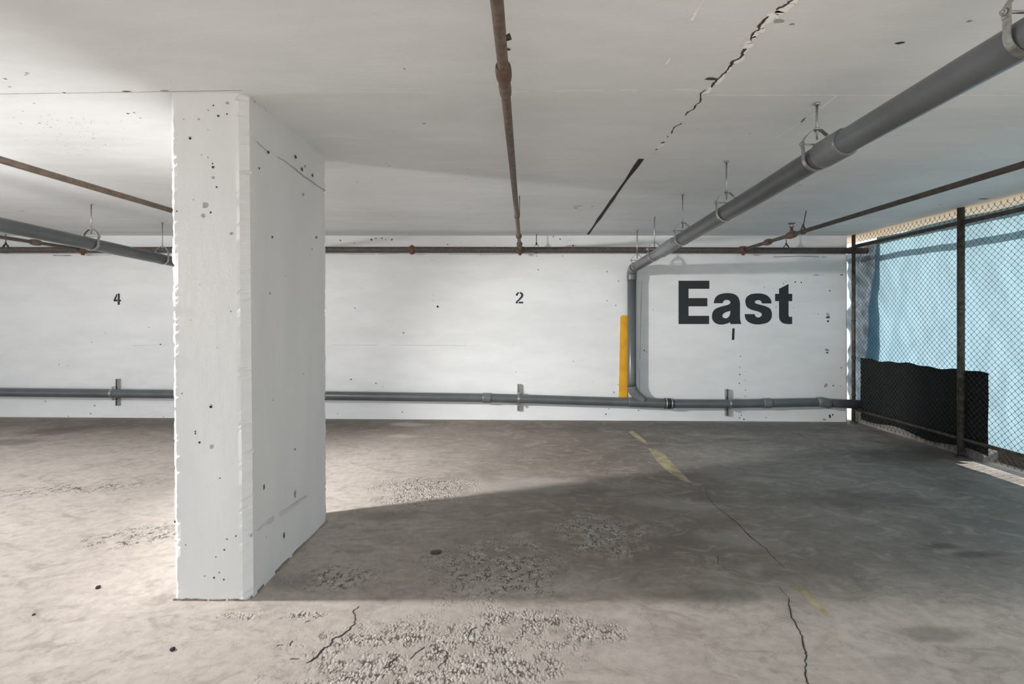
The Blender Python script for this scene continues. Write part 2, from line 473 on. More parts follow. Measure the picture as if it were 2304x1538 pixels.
def painted_shape(name, loops, mat, parent=None, thick=0.0012):
    """loops: list of (X,Z) outlines on the back wall, holes are automatic"""
    cu = bpy.data.curves.new(name + '_outline', 'CURVE'); cu.dimensions = '2D'; cu.fill_mode = 'BOTH'; cu.extrude = thick
    for lp in loops:
        sp = cu.splines.new('POLY'); sp.points.add(len(lp) - 1)
        for i, (x, y) in enumerate(lp): sp.points[i].co = (x, y, 0, 1)
        sp.use_cyclic_u = True
    tmp = bpy.data.objects.new(name, cu)
    me = bpy.data.meshes.new_from_object(tmp)
    bpy.data.objects.remove(tmp)
    me.name = name
    me.transform(Matrix.Rotation(math.pi / 2, 4, 'X'))
    me.transform(Matrix.Translation((0, D_WALL - 0.0016, 0)))
    if parent: me.transform(Matrix.Translation(-parent.location))
    me.materials.clear(); me.materials.append(mat)
    o = bpy.data.objects.new(name, me); COL.objects.link(o)
    if parent: o.parent = parent
    return o

# ================================================================ SETTING
# floor: gently tilted slab, cracks and the faded line lie in its surface
bm = bmesh.new()
xs = [-16, -9, -6, -4, -2, 0, 2, 3.2, 4.05]; ys = [-9, -4, -2, 0, 1.5, 3, 4.5, D_WALL + 0.3]
gv = [[bm.verts.new((x, y, flz(x))) for x in xs] for y in ys]
for j in range(len(ys) - 1):
    for i in range(len(xs) - 1): bm.faces.new((gv[j][i], gv[j][i + 1], gv[j + 1][i + 1], gv[j + 1][i]))
def fl(pts, sc, ox, oy, off=0.0012): return [on_floor(ox + x / sc, oy + y / sc, off) for x, y in pts]
UP = (0, 0, 1)
c1 = fl([(580, 400), (590, 430), (640, 500), (720, 560), (800, 630), (860, 690), (930, 740), (970, 790), (1015, 830), (1045, 860)], 2.572, 1360, 940)
ribbon(bm, c1, [.002, .003, .003, .003, .004, .006, .004, .003, .003, .001], UP, 1, 0.006)
c2 = fl([(990, 950), (1040, 1000), (1070, 1030), (1065, 1060), (1080, 1130), (1110, 1190), (1145, 1250), (1155, 1320), (1170, 1360), (1160, 1430), (1170, 1500), (1178, 1545)], 2.572, 1360, 940)
ribbon(bm, c2, [.001, .002, .003, .005, .005, .006, .007, .005, .006, .005, .005, .005], UP, 1, 0.004)
c3 = fl([(710, 70), (675, 105), (690, 150), (680, 190), (610, 255), (540, 285), (530, 325), (480, 350), (440, 400), (370, 440)], 2.88, 560, 1340)
ribbon(bm, c3, [.003, .005, .004, .006, .008, .007, .006, .008, .010, .004], UP, 1, 0.005)
for (pp, w) in (([(265, 328), (280, 295)], .004), ([(180, 330), (220, 322)], .003), ([(360, 178), (395, 165)], .004), ([(265, 418), (320, 412)], .004), ([(870, 470), (905, 460), (915, 430), (960, 400)], .005),
                ([(1045, 410), (1080, 370), (1140, 330)], .004), ([(1225, 460), (1290, 400)], .004), ([(1420, 270), (1445, 215), (1480, 200)], .004)):
    q = fl(pp, 2.88, 560, 1340); ribbon(bm, q, [w] * len(q), UP, 1, 0.003)
q = fl([(930, 25), (1060, 60), (1160, 100)], 2.572, 1360, 940); ribbon(bm, q, [.006] * 3, UP, 1, 0.005)
q = fl([(655, 790), (655, 830), (700, 865), (770, 880)], 2.572, 1360, 940); ribbon(bm, q, [.003] * 4, UP, 1, 0.004)
q = [on_floor(x, y) for x, y in ((2080, 1062), (2160, 1085), (2230, 1105), (2304, 1128))]; ribbon(bm, q, [.004] * 4, UP, 1, 0.004)
# faded yellow parking line (two worn remnants)
for poly in ([(135, 75), (165, 70), (200, 95), (240, 128), (250, 150), (200, 122)], [(250, 165), (290, 178), (330, 190), (365, 225), (400, 260), (450, 312), (505, 368), (440, 350), (350, 290), (300, 240)],
             [(1095, 960), (1130, 955), (1210, 1030), (1310, 1135), (1290, 1140), (1180, 1050)]):
    vs = [bm.verts.new(p) for p in fl(poly, 2.572, 1360, 940, 0.0008)]
    f = bm.faces.new(vs); f.material_index = 2; f.normal_update()
    if f.normal.z < 0: f.normal_flip()
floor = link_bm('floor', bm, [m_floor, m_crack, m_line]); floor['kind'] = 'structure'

# ground outside the fence
bm = bmesh.new()
vs = [bm.verts.new(p) for p in ((4.05, -12, -0.03), (26, -12, -0.03), (26, 22, -0.03), (4.05, 22, -0.03))]; bm.faces.new(vs)
g = link_bm('ground', bm, m_ground); g['kind'] = 'structure'

# ceiling: deeper slab in front of STEP, then 15 mm higher; open edge above the fence
bm = bmesh.new()
box(bm, (-15, -2.6, CEIL_N), (FX - 0.02, STEP, CEIL + 0.25))
box(bm, (-15, STEP, CEIL), (FX - 0.02, D_WALL + 0.2, CEIL + 0.25))
DN = (0, 0, -1)
k = 4.048
def cl(pts, sc, ox, oy, off=0.0012): return [on_ceil(ox + x / sc, oy + y / sc, off) for x, y in pts]
crk = cl([(1470, -90), (1385, 0), (1310, 55), (1240, 85), (1170, 145), (1100, 215), (1085, 260), (1030, 300), (1015, 360), (960, 440), (910, 525), (835, 568), (800, 630), (740, 690), (670, 755), (655, 795)], k, 1440, 0)
chips = cl([(1490, -90), (1395, 10), (1320, 75), (1255, 115), (1185, 165), (1110, 228), (1095, 280), (1045, 315), (1020, 360), (985, 395), (960, 470), (915, 540), (860, 572), (815, 600), (760, 690), (725, 745), (680, 770), (620, 830), (575, 855)], k, 1440, 0, 0.0006)
ribbon(bm, chips, [.02, .03, .04, .045, .04, .02, .035, .035, .012, .03, .02, .025, .022, .024, .012, .02, .012, .03, .01], DN, 2, 0.006)
for a, b, w in ((0, 3, .010), (4, 6, .010), (6, 8, .008), (9, 12, .012), (12, 15, .010)):
    ribbon(bm, crk[a:b + 1], [w] * (b + 1 - a), DN, 1, 0.004)
for pp, w in (([(600, 815), (552, 850), (550, 925), (520, 945)], .007), ([(515, 950), (480, 1000), (440, 1015), (410, 1050)], .009), ([(380, 1120), (360, 1135), (320, 1150), (300, 1180), (285, 1215)], .007), ([(258, 1235), (250, 1248)], .006), ([(225, 1293), (190, 1300)], .014), ([(160, 1355), (140, 1362)], .012), ([(1505, 1072), (1470, 1112)], .008)):
    q = cl(pp, k, 1440, 0); ribbon(bm, q, [w] * len(q), DN, 1, 0.003)
for pp, w in (([(215, 1310), (160, 1345)], .014), ([(1790, 870), (1640, 990)], .010), ([(1600, 1030), (1430, 1130)], .009), ([(1430, 1130), (1240, 1255)], .005), ([(515, 100), (470, 185)], .010), ([(580, 0), (515, 100)], .004), ([(270, 530), (235, 585)], .007)):
    q = cl(pp, k, 1440, 0, 0.0008); ribbon(bm, q, [w] * len(q), DN, 2, 0.002)
# construction joint filled black, from the step to the back wall
q = [on_ceil(1443, 357, 0.0015), on_ceil(1400, 417, 0.0015), on_ceil(1358, 477, 0.0015), on_ceil(1323, 527, 0.0015)]
ribbon(bm, q, [.040, .036, .036, .034], DN, 3, 0.0)
# form seams across the ceiling
def seam(x0, y0, x1, y1, w, mi, parts=10, keep=1.0):
    for i in range(parts):
        if random.random() > keep: continue
        a = i / parts; b = (i + 1) / parts
        q = [on_ceil(x0 + (x1 - x0) * a, y0 + (y1 - y0) * a), on_ceil(x0 + (x1 - x0) * b, y0 + (y1 - y0) * b)]
        ribbon(bm, q, [w, w], DN, mi, 0.0015)
seam(1590, 213, 2420, 214, .007, 4, 12, 1.0)
seam(1150, 205, 1560, 201, .006, 4, 10, 0.7)
seam(800, 198, 1130, 200, .003, 4, 9, 0.5)
seam(-120, 213, 375, 206, .003, 5, 10, 1.0)
seam(375, 206, 545, 203, .004, 5, 6, 1.0)
seam(740, 476, 1300, 472, .010, 4, 18, 0.5)
seam(740, 517, 1300, 514, .013, 4, 18, 0.5)
seam(1390, 514, 1560, 516, .010, 4, 6, 0.5)
seam(1850, 517, 1965, 519, .014, 4, 8, 0.7)
# spall holes and specks in the ceiling
for (px, py, r, asp, mi) in ((1600, 177, .030, 0.45, 6), (1142, 110, .012, 1, 1), (2024, 96, .018, .5, 1), (1752, 47, .02, .5, 5), (1782, 54, .012, .5, 5), (2182, 47, .010, .6, 5), (1687, 300, .004, 1, 1), (954, 277, .010, .5, 1), (870, 367, .008, 1, 5), (875, 372, .008, 1, 5), (803, 409, .006, 1, 1), (836, 408, .014, .3, 5),
                         (1053, 379, .006, 1, 5), (1050, 401, .010, .5, 5), (925, 526, .025, .5, 5), (1300, 463, .05, .3, 5), (1295, 467, .02, .6, 1), (1333, 464, .015, .5, 1), (1420, 472, .010, 1, 5), (2115, 460, .02, .3, 1), (2213, 447, .05, .25, 1), (1800, 416, .008, 1, 1), (285, 205, .022, .2, 1), (370, 204, .02, .3, 5), (144, 208, .006, 1, 1),
                         (12, 177, .005, 1, 1), (21, 195, .006, 1, 5), (58, 168, .005, 1, 5), (60, 164, .006, 1, 5), (288, 255, .006, 1, 1), (302, 253, .006, 1, 5), (316, 265, .006, 1, 5), (89, 276, .005, 1, 1), (77, 232, .006, 1, 5), (188, 266, .006, .6, 5), (130, 270, .006, .6, 5), (211, 311, .007, 1, 5), (236, 324, .006, 1, 5), (50, 474, .03, .35, 5)):
    p = on_ceil(px, py, 0.0015); blob(bm, p, DN, r, 1 if mi == 6 else mi, asp)
for i in range(150):
    u = random.gauss(0, 1); px = 170 + 60 * u + random.uniform(-30, 40); py = random.uniform(262, 350) + u * 8
    if px > 365: continue
    blob(bm, on_ceil(px, py), DN, random.uniform(.0015, .0040), random.choice((5, 5, 1)), 0.9, 0, 6)
ceiling = link_bm('ceiling', bm, [m_ceil, m_pit, m_chip, m_joint, m_seam, m_pitg_shade]); ceiling['kind'] = 'structure'

# overhanging slab edge outside the fence, with a drip groove
bm = bmesh.new()
box(bm, (FX - 0.012, -2.6, CEIL + 0.002), (4.40, 9.0, CEIL + 0.25))
o = link_bm('trim_1', bm, m_soffit); o['kind'] = 'structure'

# back wall
bm = bmesh.new()
WX1 = 3.935
prof = [(-15.0, D_WALL), (WX1 - 0.03, D_WALL), (WX1, D_WALL + 0.03), (WX1, D_WALL + 0.2), (-15.0, D_WALL + 0.2)]
lo = [bm.verts.new((x, y, -0.06)) for x, y in prof]; hi = [bm.verts.new((x, y, CEIL + 0.001)) for x, y in prof]
for i in range(5): bm.faces.new((lo[i], lo[(i + 1) % 5], hi[(i + 1) % 5], hi[i]))
bm.faces.new(hi); bm.faces.new(lo[::-1])
FRT = (0, -1, 0)
def wallspot(px, py, r, mi=1, asp=1.0): blob(bm, on_wall(px, py, 0.0012), FRT, r, mi, asp)
def frc(lst, sc, ox, oy):
    for t in lst:
        wallspot(ox + t[0] / sc, oy + t[1] / sc, t[2], t[3] if len(t) > 3 else 1, t[4] if len(t) > 4 else 1.0)
frc([(182, 400, .010), (305, 427, .008, 2), (460, 392, .013), (500, 380, .009), (553, 380, .010), (587, 393, .006), (643, 394, .011), (1140, 436, .012, 1, .5), (1255, 418, .005, 2), (2085, 366, .008), (2145, 387, .009), (2262, 445, .012), (1000, 575, .012, 2, .4), (1440, 526, .010, 2), (2168, 538, .008, 2), (1951, 661, .008), (1936, 538, .006),
     (1012, 886, .005), (1012, 937, .005), (1050, 988, .012, 2), (312, 1003, .008), (375, 828, .006, 2), (650, 722, .005, 2)], 3.972, 720, 440)
frc([(20, 42, .008), (120, 125, .007), (22, 293, .007), (98, 333, .008), (420, 373, .006), (345, 722, .010), (365, 735, .005), (83, 1083, .009), (118, 1018, .006), (1260, 118, .007, 2), (1380, 175, .006), (1545, 145, .007), (1568, 128, .005), (1648, 131, .009), (1700, 136, .010), (1947, 207, .010), (2050, 70, .020, 1, .45), (1830, 71, .045, 1, .08),
     (1930, 410, .022, 2, 1.1), (1931, 436, .028, 1, .55), (1930, 470, .016, 1, .9), (1925, 720, .022, 2), (1925, 742, .022, 1, .35), (1912, 715, .010), (1915, 1020, .022, 2), (1905, 1035, .012, 1, .5), (1977, 1026, .010, 1), (2040, 1030, .008, 2), (1847, 408, .006), (1813, 408, .005, 2), (1482, 347, .006), (1482, 388, .006, 2), (1635, 352, .005),
     (1174, 772, .008), (1168, 868, .007), (1168, 930, .010), (1220, 905, .006), (1165, 1005, .008), (1210, 980, .005), (1219, 1063, .007), (1216, 1118, .007), (1453, 760, .005, 2), (2045, 872, .008), (1395, 1302, .008), (1182, 1280, .007), (1168, 1305, .008), (1205, 1316, .010), (295, 1240, .008), (12, 1272, .010), (40, 1226, .007), (1948, 1290, .014, 1, 1.8), (1972, 1278, .008, 1, 2.0), (1900, 1318, .022, 2, .6)], 3.84, 1360, 600)
frc([(512, 843, .006), (590, 855, .006), (795, 652, .007, 2), (1388, 670, .009), (908, 572, .008, 2), (1290, 525, .008, 2), (395, 1162, .007), (592, 1292, .007), (785, 1268, .012, 2), (1415, 1297, .006), (820, 1200, .015, 2)], 3.845, 0, 600)
for (px, py, r, mi) in ((908, 748, .016, 2), (985, 690, .018, 2), (790, 853, .010, 1), (846, 862, .008, 1), (861, 870, .006, 1), (1335, 860, .006, 2), (1022, 774, .005, 2), (1290, 812, .006, 1), (1160, 836, .005, 1), (760, 930, .008, 2), (905, 927, .008, 1)):
    wallspot(px, py, r, mi)
# hairline marks, with shade painted under the main pipe and beside the downpipe
for pts, w, mi in (([(1740, 578), (1800, 576), (1860, 578)], .006, 1), ([(770, 571), (830, 572), (900, 570)], .005, 2), ([(1010, 572), (1090, 573), (1160, 571)], .005, 2), ([(120, 574), (160, 575)], .008, 1), ([(190, 574), (250, 573)], .006, 2), ([(1444, 630), (1441, 760), (1438, 880)], .006, 2), ([(376, 775), (300, 777)], .003, 2), ([(745, 776), (900, 776), (1050, 777)], .003, 2)):
    q = [on_wall(x, y, 0.001) for x, y in pts]; ribbon(bm, q, [w] * len(q), FRT, mi, 0.002)
wall = link_bm('wall_back', bm, [m_wall, m_pit, m_pitg_shade]); wall['kind'] = 'structure'

# ================================================================ COLUMN
bm = bmesh.new()
XL, XR = -1.584, -1.238; YF, YB = 2.150, 3.029; CH = 0.030
N = 190
ring_prev = None
def jn(): return random.gauss(0, 1)
drift = [0.0] * 16
for s in range(N + 1):
    z = -0.01 + (CEIL_N + 0.004 + 0.01) * s / N
    sh = 0.020 * (1 - z / CEIL_N)
    shb = 0.006 * (1 - z / CEIL_N)
    B = [(XL + CH + sh, YF), (XR - CH + sh, YF), (XR + sh, YF + CH), (XR + shb, YB - CH), (XR - CH + shb, YB), (XL + CH + sh, YB), (XL + sh, YB - CH), (XL + sh, YF + CH)]
    INN = 0.014
    base = []
    cx = (XL + XR) / 2; cy = (YF + YB) / 2
    for i, (x, y) in enumerate(B):
        # neighbours along the flat face: 0-1 front, 2-3 right, 4-5 back, 6-7 left
        j = i + 1 if i % 2 == 0 else i - 1
        q = Vector(B[j]) - Vector((x, y)); q.normalize()
        inner = (x + q.x * INN, y + q.y * INN)
        base += ([(x, y, True), (inner[0], inner[1], False)] if i % 2 == 0 else [(inner[0], inner[1], False), (x, y, True)])
    rg = []
    for i, (x, y, jit) in enumerate(base):
        if not jit: rg.append(bm.verts.new((x, y, z))); continue
        drift[i] = drift[i] * 0.75 + jn() * 0.0008
        d = drift[i] + (-abs(jn()) * 0.004 if random.random() < 0.10 else 0)
        d = min(d, 0.0016)
        rg.append(bm.verts.new((x + (1 if x > cx else -1) * d, y + (1 if y > cy else -1) * d, z)))
    if ring_prev:
        for i in range(16):
            f = bm.faces.new((ring_prev[i], ring_prev[(i + 1) % 16], rg[(i + 1) % 16], rg[i]))
    else: bm.faces.new(rg[::-1])
    ring_prev = rg
bm.faces.new(ring_prev)
def colf(px, py): p = P(px, py, YF); return Vector((p.x, YF - 0.0015, p.z))
def cols(px, py):
    d = F * (XR + 0.004) / (px - VX); return Vector((XR + 0.012 * (1 - (EYE - (py - VY) * d / F) / CEIL_N) * 1.0 + 0.0055, d, EYE - (py - VY) * d / F))
s5 = 4.2714
for (x, y, r, mi) in ((372, 555, .008, 2), (376, 563, .005, 1), (646, 346, .006, 1), (731, 328, .004, 1), (600, 245, .004, 1), (550, 290, .004, 2), (460, 378, .005, 2), (316, 378, .004, 2), (550, 478, .003, 2), (593, 803, .004, 1), (598, 836, .007, 1), (599, 938, .008, 2), (487, 720, .004, 2), (547, 744, .004, 2), (632, 1028, .004, 1), (525, 1205, .015, 2), (574, 1272, .005, 1), (500, 1303, .009, 2), (410, 1150, .004, 2), (249, 1260, .004, 1), (775, 1475, .008, 2), (735, 222, .008, 2)):
    blob(bm, colf(340 + x / s5, 180 + y / s5), FRT, r, mi)
for (px, py, r, mi) in ((475, 915, .006, 1), (475, 914, .009, 2), (449, 995, .006, 1), (440, 970, .004, 1), (477, 1004, .011, 2), (440, 975, .004, 1), (410, 885, .003, 1), (495, 1075, .003, 1), (394, 1173, .005, 1), (531, 1205, .004, 1), (511, 1212, .004, 1), (505, 1236, .004, 1), (486, 1252, .003, 1), (482, 1299, .005, 1), (504, 1303, .004, 1), (494, 1287, .003, 1), (461, 1295, .003, 1), (396, 1216, .003, 1), (418, 1225, .003, 1), (490, 782, .003, 2), (450, 640, .003, 2), (520, 700, .003, 1), (430, 720, .003, 2)):
    blob(bm, colf(px, py), FRT, r, mi)
SIDE = (1, 0, 0)
for (x, y, r, mi) in ((1125, 693, .010, 1), (1388, 739, .010, 1), (1448, 858, .012, 1), (1549, 917, .012, 1), (1480, 828, .008, 2), (1460, 1100, .010, 2), (995, 210, .006, 2), (1583, 1512, .008, 1), (1158, 1508, .007, 1), (1035, 850, .006, 1), (1100, 296, .004, 2)):
    blob(bm, cols(340 + x / s5, 180 + y / s5), SIDE, r, mi)
for (px, py, r, mi, a) in ((589, 1095, .008, 1, 2), (660, 1110, .010, 2, 2), (634, 1204, .008, 1, 2), (576, 1225, .008, 1, 2.2), (585, 1300, .009, 1, 1), (593, 1208, .004, 1, 1), (573, 1172, .004, 1, 1), (700, 560, .006, 1, 1), (640, 620, .005, 2, 1), (605, 660, .005, 1, 1), (680, 840, .006, 2, 1), (610, 900, .004, 1, 1), (660, 1010, .006, 1, 1)):
    blob(bm, cols(px, py), SIDE, r, mi, a)
# form-board crack on the side face and a pale scuff
q = [cols(340 + x / s5, 180 + y / s5) for x, y in ((910, 520), (1010, 590), (1120, 690), (1210, 735), (1300, 790), (1380, 850), (1460, 920), (1560, 985), (1620, 1030), (1672, 1062))]
ribbon(bm, q[1:3], [.003, .003], SIDE, 2, 0.0); ribbon(bm, q[3:], [.003, .004, .006, .008, .006, .006, .006], SIDE, 2, 0.002)
q = [cols(557, 1206), cols(590, 1178), cols(640, 1148), cols(685, 1116)]; ribbon(bm, q, [.012, .022, .026, .010], SIDE, 4, 0.004)
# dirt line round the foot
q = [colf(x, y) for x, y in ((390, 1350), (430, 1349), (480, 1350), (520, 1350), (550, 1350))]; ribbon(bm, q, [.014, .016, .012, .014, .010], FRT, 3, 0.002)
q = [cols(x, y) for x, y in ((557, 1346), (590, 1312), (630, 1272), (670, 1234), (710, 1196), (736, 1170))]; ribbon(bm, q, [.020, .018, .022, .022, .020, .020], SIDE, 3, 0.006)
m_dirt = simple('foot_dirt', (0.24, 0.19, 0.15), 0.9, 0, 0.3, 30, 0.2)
col_o = link_bm('concrete_column', bm, [m_col, m_pit, m_pitg_shade, m_dirt, m_smudge])
tag(col_o, 'white painted rectangular concrete column with chipped edges standing on the garage floor', 'column')

# ================================================================ WRITING ON THE WALL
def wloop(pts, sc, ox, oy):
    out = []
    for x, y in smooth_poly(pts):
        p = on_wall(ox + x / sc, oy + y / sc); out.append((p.x, p.z))
    return out
def sm(*a): return [(x, y, 1) for x, y in a]
E_ = [(640, 120), (905, 120), (905, 190), (725, 190), (725, 270), (888, 270), (888, 341), (725, 341), (725, 423), (903, 423), (903, 494), (640, 494)]
A_ = [(943, 314)] + sm((957, 268), (990, 240), (1050, 227), (1112, 233), (1150, 257), (1168, 300), (1170, 345), (1170, 440), (1174, 468)) + [(1182, 494), (1088, 494), (1085, 478)] + sm((1050, 492), (1005, 499), (960, 487), (933, 455), (930, 410), (950, 370), (1000, 345), (1060, 330), (1085, 315), (1085, 298), (1065, 286), (1035, 290)) + [(1020, 314)]
A_h = [(1088, 380)] + sm((1045, 393), (1021, 413), (1020, 432), (1040, 444), (1066, 438), (1083, 413))
S_ = [(1443, 316)] + sm((1436, 283), (1410, 252), (1370, 234), (1320, 230), (1265, 237), (1228, 262), (1217, 300), (1230, 345), (1270, 370), (1320, 384), (1352, 398), (1360, 416), (1343, 434), (1318, 436), (1303, 424)) + [(1296, 408), (1211, 408)] + sm((1220, 450), (1250, 480), (1300, 496), (1355, 495), (1410, 480), (1440, 445), (1445, 400), (1430, 362), (1390, 340), (1340, 326), (1305, 315), (1300, 298), (1325, 287), (1350, 294)) + [(1362, 316)]
T_ = [(1508, 190), (1589, 149), (1589, 233), (1621, 233), (1621, 296), (1589, 296), (1589, 418)] + sm((1597, 431)) + [(1620, 431), (1621, 494)] + sm((1578, 494), (1538, 484), (1513, 455)) + [(1508, 418), (1508, 296), (1474, 296), (1474, 233), (1508, 233)]
word = empty('painted_word', tuple(on_wall(1655, 729)))
for lp in ([E_], [A_, A_h], [S_], [T_]):
    painted_shape('letter', [wloop(l, 3.84, 1360, 600) for l in lp], m_paint_black, word)
tag(word, 'large black word East painted in bold lettering on the white back wall', 'sign')
n1 = painted_shape('painted_number', [wloop([(1105, 531), (1124, 531), (1120, 631), (1100, 631)], 3.84, 1360, 600)], m_paint_black)
tag(n1, 'small black stall number 1, a bare stroke painted under the word East', 'number', 'stall numbers on the back wall')
n2 = painted_shape('painted_number', [wloop([(1750, 893), (1752, 878), (1764, 865), (1778, 861), (1778, 873), (1769, 879), (1767, 893)], 3.972, 720, 440),
                                      wloop([(1786, 861)] + sm((1802, 865), (1815, 880), (1814, 900), (1800, 919), (1785, 933)) + [(1767, 950), (1767, 962), (1749, 962), (1750, 948)] + sm((1776, 922), (1795, 899), (1798, 885)) + [(1786, 874)], 3.972, 720, 440),
                                      wloop([(1775, 948), (1817, 946), (1814, 962), (1775, 962)], 3.972, 720, 440)], m_paint_black)
tag(n2, 'small black stencilled stall number 2 on the wall below the middle sprinkler pipe', 'number', 'stall numbers on the back wall')
n4 = painted_shape('painted_number', [wloop([(1011, 233), (1017, 240), (1003, 282), (1016, 282), (1016, 299), (985, 299), (984, 284)], 3.845, 0, 600),
                                      wloop([(1021, 230), (1037, 232), (1036, 283), (1048, 287), (1046, 298), (1037, 300), (1037, 328), (1019, 328)], 3.845, 0, 600)], m_paint_black)
tag(n4, 'small black stencilled stall number 4 on the wall left of the column', 'number', 'stall numbers on the back wall')

# yellow guard strip on the wall behind the downpipe
bm = bmesh.new()
a = on_wall(1392, 896); b_ = on_wall(1413, 709)
pr = [(a.x, a.z), (on_wall(1410.5, 896).x, a.z), (b_.x, b_.z), (on_wall(1399, 709).x, b_.z), (on_wall(1395.5, 713).x, on_wall(0, 713).z)]
fr = [bm.verts.new((x, D_WALL - 0.012, z)) for x, z in pr]; bk = [bm.verts.new((x, D_WALL - 0.0005, z)) for x, z in pr]
bm.faces.new(fr); bm.faces.new(bk[::-1])
for i in range(5): bm.faces.new((fr[i], bk[i], bk[(i + 1) % 5], fr[(i + 1) % 5]))
bmesh.ops.recalc_face_normals(bm, faces=bm.faces)
o = link_bm('guard_strip', bm, m_yellow)
tag(o, 'bright yellow upright strip on the back wall beside the grey downpipe', 'guard strip')

# ================================================================ GREY DRAIN PIPES
PR = 0.053
YP = D_WALL - 0.095         # centre of the pipe along the wall
def wp(px, py): p = P(px, py, YP); return p
root = empty('wall_drain_pipe')
tag(root, 'long grey plastic drain pipe running along the foot of the white back wall', 'pipe')
run = [(-560, 876), (0, 882), (375, 886), (740, 890), (1095, 894.5), (1165, 896.5), (1440, 905), (1505, 907.5), (1640, 908), (1840, 904.5)]
bm = bmesh.new(); tube(bm, [wp(*p) for p in run] + [wp(1862, 906), wp(1960, 910.5)], PR, 28)
link_bm('pipe', bm, m_grey, root)
def run_y(px):
    for (x0, y0), (x1, y1) in zip(run, run[1:]):
        if x0 <= px <= x1: return y0 + (y1 - y0) * (px - x0) / (x1 - x0)
    return 907
for x0, x1 in ((1086, 1106), (1716, 1735)):
    bm = bmesh.new(); sleeve(bm, wp(x0, run_y(x0)), wp(x1, run_y(x1)), PR + 0.007, 0.003, 28); link_bm('coupling', bm, m_grey2, root)
bm = bmesh.new()   # slight bend before the fence
tube(bm, [wp(1838, 904), wp(1843, 903.8), wp(1850, 904.2), wp(1858, 906), wp(1864, 907.2), wp(1868, 907.8)], [PR + .002, PR + .008, PR + .008, PR + .008, PR + .008, PR + .002], 28); link_bm('elbow', bm, m_grey2, root)
bm = bmesh.new()   # wye body
sleeve(bm, wp(1413, 904), wp(1496, 907), PR + 0.006, 0.003, 28); link_bm('wye_fitting', bm, m_grey, root)
bm = bmesh.new(); sleeve(bm, wp(1494, 907), wp(1514, 907.6), PR + 0.011, 0.004, 28); rc = link_bm('rubber_coupling', bm, m_rubber, root)
for px in (1498, 1510):
    bm = bmesh.new(); sleeve(bm, wp(px - 1.6, 907.3), wp(px + 1.6, 907.4), PR + 0.0145, 0.001, 28)
    tube(bm, [wp(px, 907) + Vector((0, -.062, -.03)), wp(px, 907) + Vector((0, -.075, -.012))], 0.006, 8)
    link_bm('clamp_band', bm, m_galv, rc)

# overhead run, elbow and downpipe
root = empty('overhead_drain_pipe')
tag(root, 'large grey plastic drain pipe under the ceiling, dropping down the wall beside East', 'pipe')
oh = [(1.262, 5.80, 1.842), (1.264, 4.6, 1.884), (1.268, 3.9, 1.909), (1.275, 3.2, 1.927), (1.300, 2.7, 1.942), (1.333, 2.25, 1.955), (1.350, 1.9, 1.972), (1.358, 1.5, 2.006)]
def oh_fix():
    """keep the run on the line seen in the photo: X from the table, height from its own gentle fall"""
    img = [(1424, 604), (1539, 535), (1611.6, 492), (1719, 429), (1845, 352), (2171, 164.5), (2304, 88)]
    out = []
    for X, Y, Z in oh:
        px = VX + F * X / Y
        for (x0, y0), (x1, y1) in zip(img, img[1:]):
            if x0 <= px <= x1 or (x1 == 2304 and px > x1):
                py = y0 + (y1 - y0) * (px - x0) / (x1 - x0); break
        else: py = 604
        out.append(Vector((X, Y, EYE + (VY - py) * Y / F)))
    return out
ohp = oh_fix()
last = ohp[-1] + (ohp[-1] - ohp[-2]).normalized() * 1.6
last.z = ohp[-1].z + 0.03
def oh_at(y):
    pts = ohp + [last]
    for a, b in zip(pts, pts[1:]):
        if b.y <= y <= a.y:
            t = (a.y - y) / (a.y - b.y); return a.lerp(b, t)
    return pts[0].copy()
def dense(pts, n=6):
    out = []
    m = len(pts)
    for i in range(m - 1):
        p0 = pts[max(i - 1, 0)]; p1 = pts[i]; p2 = pts[i + 1]; p3 = pts[min(i + 2, m - 1)]
        for k in range(n):
            t = k / n; out.append(0.5 * (2 * p1 + (p2 - p0) * t + (2 * p0 - 5 * p1 + 4 * p2 - p3) * t * t + (3 * p1 - p0 - 3 * p2 + p3) * t ** 3))
    out.append(pts[-1]); return out
bm = bmesh.new(); tube(bm, ohp + [last], PR, 32); link_bm('pipe', bm, m_grey, root)
bm = bmesh.new(); sleeve(bm, oh_at(2.21), oh_at(2.05), PR + 0.008, 0.003, 32); link_bm('coupling', bm, m_grey2, root)
bm = bmesh.new(); sleeve(bm, oh_at(4.60), oh_at(4.16), PR + 0.005, 0.003, 32); link_bm('coupling', bm, m_grey2, root)
# elbow
top = ohp[0]; vx = P(1421.5, 640, YP).x
bend = [top + Vector((0, -0.10, 0.005)), top + Vector((-.001, -0.03, 0)), Vector((vx + .003, YP - .035, top.z - .014)), Vector((vx, YP - .008, top.z - .045)), Vector((vx, YP, top.z - .085)), Vector((vx, YP, top.z - .13))]
bm = bmesh.new(); tube(bm, dense(bend, 4), PR + 0.006, 32); link_bm('elbow', bm, m_grey2, root)
zb = P(0, 868, YP).z
w0 = wp(1447, 903)
dn = [Vector((vx, YP, top.z - .12)), Vector((vx, YP, zb + .04)), Vector((vx, YP, zb)), Vector((vx + .012, YP, zb - .045)), Vector((vx + .05, YP, zb - .10)), Vector((vx + .11, YP, zb - .155)), Vector((w0.x, YP, w0.z + .01))]
bm = bmesh.new(); tube(bm, [dn[0], dn[1], dn[2]], PR, 32); link_bm('downpipe', bm, m_grey, root)
bm = bmesh.new(); tube(bm, dense(dn[2:], 4), [PR + .005] * (len(dense(dn[2:], 4))), 32); link_bm('elbow', bm, m_grey2, root)

